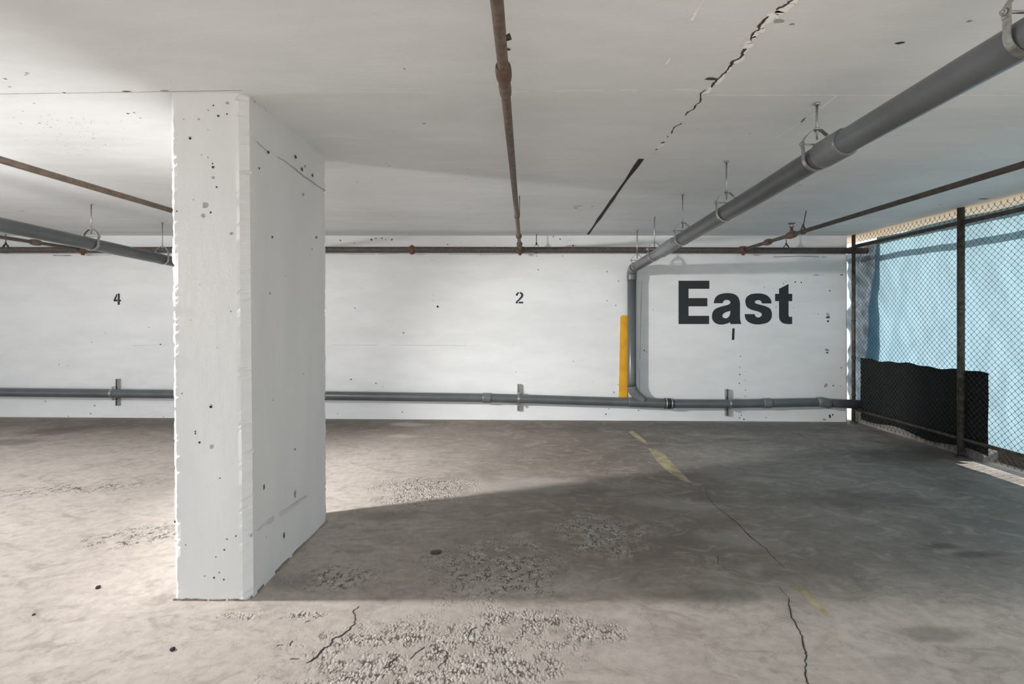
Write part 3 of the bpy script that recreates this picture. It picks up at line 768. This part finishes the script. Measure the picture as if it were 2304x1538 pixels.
# second overhead run left of the column
rootL = empty('overhead_drain_pipe')
tag(rootL, 'grey plastic drain pipe hung from the ceiling left of the column', 'pipe')
LX = -3.83
def lp(y):
    return Vector((LX, y, EYE + 0.676 - 0.040 * (y - 3.56)))
bm = bmesh.new(); tube(bm, [lp(-1.5), lp(2), lp(4), lp(YP)], PR, 28); link_bm('pipe', bm, m_grey, rootL)
bm = bmesh.new(); q = wp(VX + F * LX / YP, run_y(465)); tube(bm, dense([lp(YP) + Vector((0, -.02, 0)), lp(YP) + Vector((0, .0, -.03)), lp(YP) + Vector((0, 0, -.10)), Vector((LX, YP, q.z))], 4), PR, 28); link_bm('downpipe', bm, m_grey, rootL)

# clevis hangers
def clevis(px_label, c, zc, rodx=0.0, rod_in=0.045):
    """c = pipe centre, zc = ceiling height there"""
    rt = empty('pipe_hanger', (c.x, c.y, zc))
    L = lambda v: Vector(v) - rt.location
    topz = c.z + PR + 0.078
    bz = c.z + PR + 0.012
    bm = bmesh.new(); tube(bm, [L((c.x, c.y, zc + .004)), L((c.x, c.y, topz - rod_in))], 0.0050, 10); link_bm('rod', bm, m_galv, rt)
    bm = bmesh.new(); tube(bm, [L((c.x, c.y, zc + .001)), L((c.x, c.y, zc - .010))], 0.013, 6)
    link_bm('ceiling_anchor', bm, m_galv, rt)
    for n0, n1 in ((.002, .010), (-.012, -.004)):
        bm = bmesh.new(); tube(bm, [L((c.x, c.y, topz + n0)), L((c.x, c.y, topz + n1))], 0.010, 6); link_bm('nut', bm, m_galv, rt)
    hw = PR + 0.010
    bm = bmesh.new()
    pts = [(-hw - .003, bz - c.z - .016), (-hw - .003, bz - c.z + .012), (-hw * 0.72, bz - c.z + .042), (-hw * 0.36, topz - c.z - .004), (-.018, topz - c.z), (.018, topz - c.z), (hw * 0.36, topz - c.z - .004), (hw * 0.72, bz - c.z + .042), (hw + .003, bz - c.z + .012), (hw + .003, bz - c.z - .016)]
    strap(bm, [L((c.x + x, c.y, c.z + z)) for x, z in pts], (0, 1, 0), 0.024, 0.003); link_bm('yoke', bm, m_galv, rt)
    bm = bmesh.new()
    r2 = PR + 0.003
    pts = [(-hw, bz - c.z + .014), (-hw, bz - c.z - .02)] + [(-math.cos(a) * (r2 + (hw - r2) * abs(math.cos(a)) ** 2), -math.sin(a) * r2) for a in [math.pi * k / 18 for k in range(0, 19)]] + [(hw, bz - c.z - .02), (hw, bz - c.z + .014)]
    strap(bm, [L((c.x + x, c.y, c.z + z)) for x, z in pts], (0, 1, 0), 0.024, 0.0028); link_bm('strap', bm, m_galv, rt)
    bm = bmesh.new(); tube(bm, [L((c.x - hw - .018, c.y, bz)), L((c.x + hw + .018, c.y, bz))], 0.0042, 8)
    link_bm('cross_bolt', bm, m_galv, rt)
    for s in (-1, 1):
        bm = bmesh.new(); tube(bm, [L((c.x + s * (hw + .004), c.y, bz)), L((c.x + s * (hw + .012), c.y, bz))], 0.010, 6); link_bm('nut', bm, m_galv, rt)
    tag(rt, px_label, 'pipe hanger', 'steel pipe hangers on the grey overhead pipes')
    return rt
def y_for_px(px):
    lo_, hi_ = 0.8, 5.8
    for _ in range(50):
        m = (lo_ + hi_) / 2
        p = oh_at(m); q = VX + F * p.x / p.y
        if q > px: lo_ = m
        else: hi_ = m
    return (lo_ + hi_) / 2
for px, lab in ((1433.5, 'steel pipe hanger on the right overhead pipe, farthest, just above the elbow'),
                (1472.5, 'steel pipe hanger on the right overhead pipe, second from the wall'),
                (1536, 'steel pipe hanger on the right overhead pipe, third from the wall by a sleeve'),
                (1634.5, 'steel pipe hanger on the right overhead pipe, fourth from the wall with long rod'),
                (1838, 'steel pipe hanger on the right overhead pipe beside the large coupling'),
                (2318, 'steel pipe hanger on the right overhead pipe, nearest, at the top right corner')):
    y = y_for_px(px); c = oh_at(y)
    clevis(lab, c, CEIL if y > STEP else CEIL_N)
clevis('steel pipe hanger on the left overhead pipe, the whole ring in view', lp(4.30), CEIL)
clevis('steel pipe hanger on the left overhead pipe, half hidden by the column', lp(5.14), CEIL)

# wall brackets carrying the wall pipe
def bracket(px, lab):
    c = wp(px, run_y(px)); rt = empty('pipe_bracket', (c.x, D_WALL, c.z - 0.17)); l = rt.location
    bm = bmesh.new()
    z0, z1 = c.z - 0.16, c.z + 0.165; hw = 0.019
    for a, b in (((c.x - hw, D_WALL - .004, z0), (c.x + hw, D_WALL - .0005, z1)), ((c.x - hw, D_WALL - .040, z0), (c.x - hw + .003, D_WALL - .004, z1)), ((c.x + hw - .003, D_WALL - .040, z0), (c.x + hw, D_WALL - .004, z1)),
                 ((c.x - hw, D_WALL - .041, z0), (c.x - hw + .010, D_WALL - .038, z1)), ((c.x + hw - .010, D_WALL - .041, z0), (c.x + hw, D_WALL - .038, z1))):
        box(bm, Vector(a) - l, Vector(b) - l)
    link_bm('strut_channel', bm, m_galv, rt)
    bm = bmesh.new(); rr = PR + 0.002
    pts = [(.006, -rr - .026), (-.0, -rr - .004)] + [(-rr * math.sin(a) + 0.0, -rr * math.cos(a)) for a in [math.pi * k / 14 for k in range(15)]] + [(.0, rr + .004), (.006, rr + .026)]
    strap(bm, [Vector((c.x, YP + y, c.z + z)) - l for y, z in pts], (1, 0, 0), 0.026, 0.003); 
    link_bm('pipe_clamp', bm, m_galv, rt)
    for s in (-1, 1):
        bm = bmesh.new()
        tube(bm, [Vector((c.x, YP - .012, c.z + s * (rr + .020))) - l, Vector((c.x, D_WALL - .035, c.z + s * (rr + .020))) - l], .004, 8)
        tube(bm, [Vector((c.x, YP - .014, c.z + s * (rr + .020))) - l, Vector((c.x, YP - .004, c.z + s * (rr + .020))) - l], .009, 6)
        link_bm('bolt', bm, m_galv, rt)
    tag(rt, lab, 'pipe bracket', 'upright steel brackets behind the wall pipe')
bracket(254, 'upright steel pipe bracket on the back wall left of the column')
bracket(1167, 'upright steel pipe bracket near the middle of the back wall, beside a pipe coupling')
bracket(1641, 'upright steel pipe bracket on the wall below the word East')

# ================================================================ SPRINKLER PIPES
MR = 0.036; ZM = EYE + 0.808; YM = 5.85
root = empty('sprinkler_main_pipe'); tag(root, 'thick rusty brown steel sprinkler pipe running across the top of the back wall', 'pipe')
bm = bmesh.new(); tube(bm, [(-14, YM, ZM), (-5.3, YM, ZM), (-2, YM, ZM + .002), (1, YM, ZM), (3, YM, ZM - .006), (4.07, YM, ZM - .010)], MR, 20); link_bm('pipe', bm, m_main, root)
def xm(px): return (px - VX) * YM / F
for px in (927,):
    bm = bmesh.new(); sleeve(bm, (xm(px - 5.5), YM, ZM), (xm(px + 5.5), YM, ZM), MR + .010, .002, 20, 0, .006)
    tube(bm, [(xm(px), YM, ZM + MR), (xm(px), YM, ZM + MR + .022)], .012, 8); tube(bm, [(xm(px), YM, ZM - MR), (xm(px), YM, ZM - MR - .018)], .012, 8)
    link_bm('coupling', bm, m_fit, root)
BR = 0.0185; ZB = EYE + 0.82
branches = [(-5.31, 'thin rusty sprinkler branch pipe at the far left edge with a small coupling'),
            (-2.67, 'brown sprinkler branch pipe crossing the ceiling and passing behind the column'),
            (-0.08, 'brown sprinkler branch pipe running up the middle of the ceiling above the number 2'),
            (2.59, 'dark brown sprinkler branch pipe on the right by the chain-link fence')]
for X, lab in branches:
    rt = empty('sprinkler_branch_pipe', (X, YM, ZM)); l = rt.location
    tag(rt, lab, 'pipe', 'sprinkler branch pipes under the ceiling')
    nearz = {-0.08: EYE + .850, 2.59: EYE + .797, -2.67: EYE + .800, -5.31: EYE + .807}[X]
    bm = bmesh.new(); z0 = ZM + .004
    tube(bm, [Vector((X, YM - .03, z0)) - l, Vector((X, 4.5, z0 + (nearz - z0) * .4)) - l, Vector((X, 2.6, nearz)) - l, Vector((X, -2.4, nearz)) - l], BR, 16)
    link_bm('pipe', bm, m_main if X > 2 else m_branch, rt)
    bm = bmesh.new()   # tee saddle on the main
    sleeve(bm, Vector((X - .042, YM, ZM)) - l, Vector((X + .042, YM, ZM)) - l, MR + .006, .002, 18, 0, .004)
    tube(bm, [Vector((X, YM, ZM)) - l, Vector((X, YM - .065, z0)) - l], [.034, .030], 16)
    tube(bm, [Vector((X, YM, ZM)) - l, Vector((X, YM, ZM - .062)) - l], [.020, .018], 10)
    link_bm('tee', bm, m_fit, rt)
    def sl(y0, y1, r, mat=m_fit, name='coupling', bulge=.004):
        zz = lambda y: z0 + (nearz - z0) * min(1, max(0, (YM - y) / (YM - 2.6)))
        bm = bmesh.new(); sleeve(bm, Vector((X, y0, zz(y0))) - l, Vector((X, y1, zz(y1))) - l, r, .002, 18, 0, bulge); return link_bm(name, bm, mat, rt)
    def zz(y): return z0 + (nearz - z0) * min(1, max(0, (YM - y) / (YM - 2.6)))
    if X == -0.08:
        sl(5.48, 5.40, .029); sl(4.98, 4.90, .027)
        sl(1.742, 1.655, .0265, m_fit, 'coupling', .002); bmz = sl(1.86, 1.78, .0225, m_branch, 'union', .001)
        y = 5.2
        bm = bmesh.new(); tube(bm, [Vector((X + .03, 1.50, nearz + .012)) - l, Vector((X + .012, 1.50, nearz + .004)) - l], [.010, .008], 8); link_bm('sprinkler_plug', bm, m_rubber, rt)
        bm = bmesh.new(); tube(bm, [Vector((X + .02, 4.02, CEIL)) - l, Vector((X + .02, 4.02, zz(4.02))) - l], .004, 8)
        strap(bm, [Vector((X + math.cos(a) * .022, 4.02, zz(4.02) + math.sin(a) * .022)) - l for a in [2 * math.pi * k / 14 for k in range(14)]], (0, 1, 0), .02, .003, True); link_bm('hanger_ring', bm, m_fence, rt)
    if X == 2.59:
        y = F * X / (1728 - VX); sl(y + .05, y - .05, .031)
        y = F * X / (1781 - VX); sl(y + .07, y - .07, .030, m_fit, 'head_tee', .006)
        bm = bmesh.new()   # upright sprinkler head
        zt = zz(y)
        tube(bm, [Vector((X, y, zt + dz)) - l for dz in (.01, .04, .045, .075)], [.026, .020, .014, .011], 12)
        tube(bm, [Vector((X - .018, y, zt + .075)) - l, Vector((X - .016, y, zt + .098)) - l, Vector((X, y, zt + .112)) - l], .0028, 6)
        tube(bm, [Vector((X + .018, y, zt + .075)) - l, Vector((X + .016, y, zt + .098)) - l, Vector((X, y, zt + .112)) - l], .0028, 6)
        tube(bm, [Vector((X, y, zt + .073)) - l, Vector((X, y, zt + .079)) - l], .020, 10)
        tube(bm, [Vector((X, y, zt + .110)) - l, Vector((X, y, zt + .114)) - l], .034, 14)
        link_bm('sprinkler_head', bm, m_fit, rt)
    if X == -5.31:
        y = F * X / (80 - VX); sl(y + .05, y - .05, .030, m_branch)
# little hangers of the sprinkler pipes
def ring_hanger(x, y, z, r, zc, lab, lean=0.0):
    rt = empty('sprinkler_pipe_hanger', (x, y, zc)); l = rt.location
    bm = bmesh.new(); tube(bm, [Vector((x + lean, y, zc + .003)) - l, Vector((x, y, z + r + .035)) - l], .0045, 8); link_bm('rod', bm, m_fence, rt)
    bm = bmesh.new()
    n = 18; pts = []
    for k_ in range(n):
        a = math.pi / 2 + 2 * math.pi * k_ / n; rr = r + .003
        pts.append(Vector((x + math.cos(a) * rr, y, z + math.sin(a) * rr + (.032 * max(0, math.sin(a)) ** 3))) - l)
    strap(bm, pts, (0, 1, 0), .026, .003, True)
    tube(bm, [Vector((x, y, z + r + .022)) - l, Vector((x, y, z + r + .052)) - l], .011, 6)
    link_bm('ring', bm, m_fence, rt)
    tag(rt, lab, 'pipe hanger', 'small dark hangers of the sprinkler pipes')
ring_hanger(xm(1207), YM, ZM, MR, CEIL, 'small dark rod hanger on the thick sprinkler pipe just right of the middle branch')
ring_hanger(xm(1769), YM, ZM - .004, MR, CEIL, 'small dark rod hanger on the thick sprinkler pipe near the fence corner')
ring_hanger(xm(13), YM, ZM, MR, CEIL, 'small dark ring hanger on the thick sprinkler pipe at the far left edge')
yh = F * 2.59 / (1807 - VX)
ring_hanger(2.59, yh, EYE + .80, BR, CEIL, 'slim dark rod hanger on the right sprinkler branch beside its upright head', 0.03)

# ================================================================ FENCE
root = empty('chain_link_fence', (FX, 4.4, 0)); l = root.location
tag(root, 'dark steel chain-link fence closing the right side in front of the blue tarp', 'fence')
for y, r in ((D_WALL - .045, .021), (4.466, .0285), (2.95, .0285), (1.45, .0285)):
    bm = bmesh.new(); c0 = Vector((FX, y, flz(FX) - .01)) - l
    tube(bm, [c0, c0 + Vector((0, 0, CEIL + .006 - c0.z))], r, 16)
    tube(bm, [Vector((FX, y, flz(FX))) - l, Vector((FX, y, flz(FX) + .012)) - l], r + .020, 16)
    if r > .025:
        for zz_ in (0.5, 1.32, 1.9): tube(bm, [Vector((FX, y, zz_)) - l, Vector((FX, y, zz_ + .012)) - l], r + .003, 16)
    else:
        for zz_ in (.3, .75, 1.2, 1.65): tube(bm, [Vector((FX, y, zz_)) - l, Vector((FX, y, zz_ + .02)) - l], r + .004, 16)
    link_bm('post', bm, m_fence, root)
FY0, FY1 = 1.45, D_WALL - .05
bm = bmesh.new(); tube(bm, [Vector((FX, FY0, 2.125)) - l, Vector((FX, FY1, 2.110)) - l], .0205, 14); link_bm('top_rail', bm, m_fence, root)
bm = bmesh.new(); tube(bm, [Vector((FX, FY0, .150)) - l, Vector((FX, FY1, .140)) - l], .0165, 14); link_bm('bottom_rail', bm, m_fence, root)
bm = bmesh.new()
P_ = 0.0560; XF = FX + 0.026; ZT = CEIL - 0.035
nw = int((FY1 - FY0) / (P_ / 1)) 
nz = int((ZT - 0.03) / (P_ / 2))
PW = P_ / 2
nw = int((FY1 - FY0 - .05) / PW)
for i in range(nw):
    yc = FY0 + .03 + (i + .5) * PW; sgn = 1 if i % 2 else -1
    pts = []
    for k_ in range(nz + 1):
        s = sgn if (k_ % 2) == 0 else -sgn
        z = 0.03 + k_ * P_ / 2
        yy = yc + s * (PW / 2 + .0012)
        sag = 0.006 * math.sin(yc * 3.1 + z * 2.0) + 0.003 * math.sin(yc * 9 + z * 5)
        sx = -.0016 if s > 0 else .0016
        pts.append(Vector((XF + sx + sag * .4, yy, z + sag * .4)) - l)
    # twisted tips sticking up
    pts.append(pts[-1] + Vector((0, 0.004 if pts[-1].y > (yc - l.y) else -0.004, 0.020)))
    pts.insert(0, pts[0] + Vector((0, -.003, -.018)))
    tube(bm, pts,   .0021, 4, False)
link_bm('wire_mesh', bm, m_wire, root)

# blue tarp tied outside the fence
def sheet(name, x0, y0, y1, zb, zt, mat, ny, nz_, fn, label, cat, left=None, thick=0.0):
    bm = bmesh.new(); g_ = []
    for j in range(nz_ + 1):
        row = []
        tz = j / nz_
        for i in range(ny + 1):
            ty = i / ny
            zb_ = zb(ty) if callable(zb) else zb; zt_ = zt(ty) if callable(zt) else zt
            z = zb_ + (zt_ - zb_) * tz
            ya = y0; yb = y1 if left is None else left(tz)
            y = ya + (yb - ya) * ty
            row.append(bm.verts.new((x0 + fn(y, z), y, z)))
        g_.append(row)
    for j in range(nz_):
        for i in range(ny): bm.faces.new((g_[j][i], g_[j + 1][i], g_[j + 1][i + 1], g_[j][i + 1]))
    if thick:
        bmesh.ops.solidify(bm, geom=bm.faces[:], thickness=thick)
    o = link_bm(name, bm, mat, smooth=True); tag(o, label, cat); return o
def wob(y, z):
    return 0.016 * math.sin(y * 4.1 + math.sin(z * 2.3) * 1.3) + 0.008 * math.sin(y * 13 + z * 4) + 0.004 * math.sin(y * 31 - z * 17) + 0.006 * math.sin(z * 9 + y * 3)
sheet('tarp', 4.055, 0.9, 5.5, 0.115, lambda t: 2.195 - 0.018 * t + .006 * math.sin(t * 25), m_tarp, 150, 60, wob,
      'light blue tarp hanging behind the chain-link fence, glowing in the sun', 'tarp', left=lambda t: 6.02 - 0.36 * t ** 0.6)
random.seed(3)
def crump(y, z):
    return 0.018 * math.sin(y * 23 + math.sin(z * 9) * 2) + 0.016 * math.sin(z * 14 + y * 11) + 0.008 * math.sin(z * 37 - y * 29)
sheet('plastic_sheet', 4.09, 5.60, 6.3, 0.115, lambda t: 2.14 + .008 * math.sin(t * 9), m_plastic, 30, 90, lambda y, z: crump(y, z) + .05,
      'crumpled grey plastic sheet in the fence corner behind the wire, beside the blue tarp', 'plastic sheet')
# dark cloth low on the fence
def dk(y, z): return 0.006 * math.sin(y * 7 + z * 3) + 0.004 * math.sin(z * 15) + 0.004 * math.sin(y * 19)
o = sheet('dark_cloth', FX + 0.040, 4.24, 5.86, lambda t: 0.045 + .02 * math.sin(t * 12), lambda t: .765 + .008 * math.sin(t * 14) + .006 * math.sin(t * 37), m_cloth, 70, 30, lambda y, z: dk(y, z) * .5,
      'dark grey cloth hung low on the fence across the steel post', 'cloth', thick=.0015)
# rope line / outer handrail outside the tarp
root = empty('outer_handrail', (4.62, 4.0, 0)); l = root.location
tag(root, 'steel handrail outside behind the blue tarp, seen as its shadow on the tarp', 'handrail')
bm = bmesh.new(); zr = 1.93 + (4.62 - 4.055) * math.tan(SUN_EL); tube(bm, [Vector((4.62, 0.2, zr)) - l, Vector((4.62, 7.5, zr)) - l], .030, 12); link_bm('rail', bm, m_fence, root)
for y in (0.3, 7.4):
    bm = bmesh.new(); tube(bm, [Vector((4.62, y, -.03)) - l, Vector((4.62, y, zr)) - l], .025, 12); link_bm('post', bm, m_fence, root)
# timber lying outside under the fence
bm = bmesh.new(); box(bm, (4.19, 3.70, -.028), (4.31, 4.35, .085), 0, .006)
o = link_bm('timber_plank', bm, m_wood); tag(o, 'dark timber plank lying on the sunlit ground just outside the fence', 'plank')
# grey kerb under the cloth
bm = bmesh.new(); box(bm, (4.032, 4.32, -.04), (4.17, D_WALL + .1, .105), 0, .008)
o = link_bm('concrete_kerb', bm, m_kerb); tag(o, 'low grey concrete kerb under the dark cloth at the foot of the fence', 'kerb')
# grit on the floor
spots = [(221, 1327, .011, 'dark pebble on the pale floor left of the column, the one nearest the column'), (76, 1388, .006, 'tiny dark pebble on the pale floor at the lower left'), (388, 1465, .010, 'dark pebble on the floor in front of the left column corner'), (1078, 1418, 0.0, '')]
for px, py, r, lab in spots:
    if not r: continue
    bm = bmesh.new(); bmesh.ops.create_icosphere(bm, subdivisions=2, radius=r)
    for v in bm.verts: v.co = Vector((v.co.x * random.uniform(.8, 1.1), v.co.y * random.uniform(.8, 1.1), v.co.z * .6 * random.uniform(.8, 1.1)))
    o = link_bm('pebble', bm, m_crack); o.location = on_floor(px, py, r * .5)
    tag(o, lab, 'pebble')
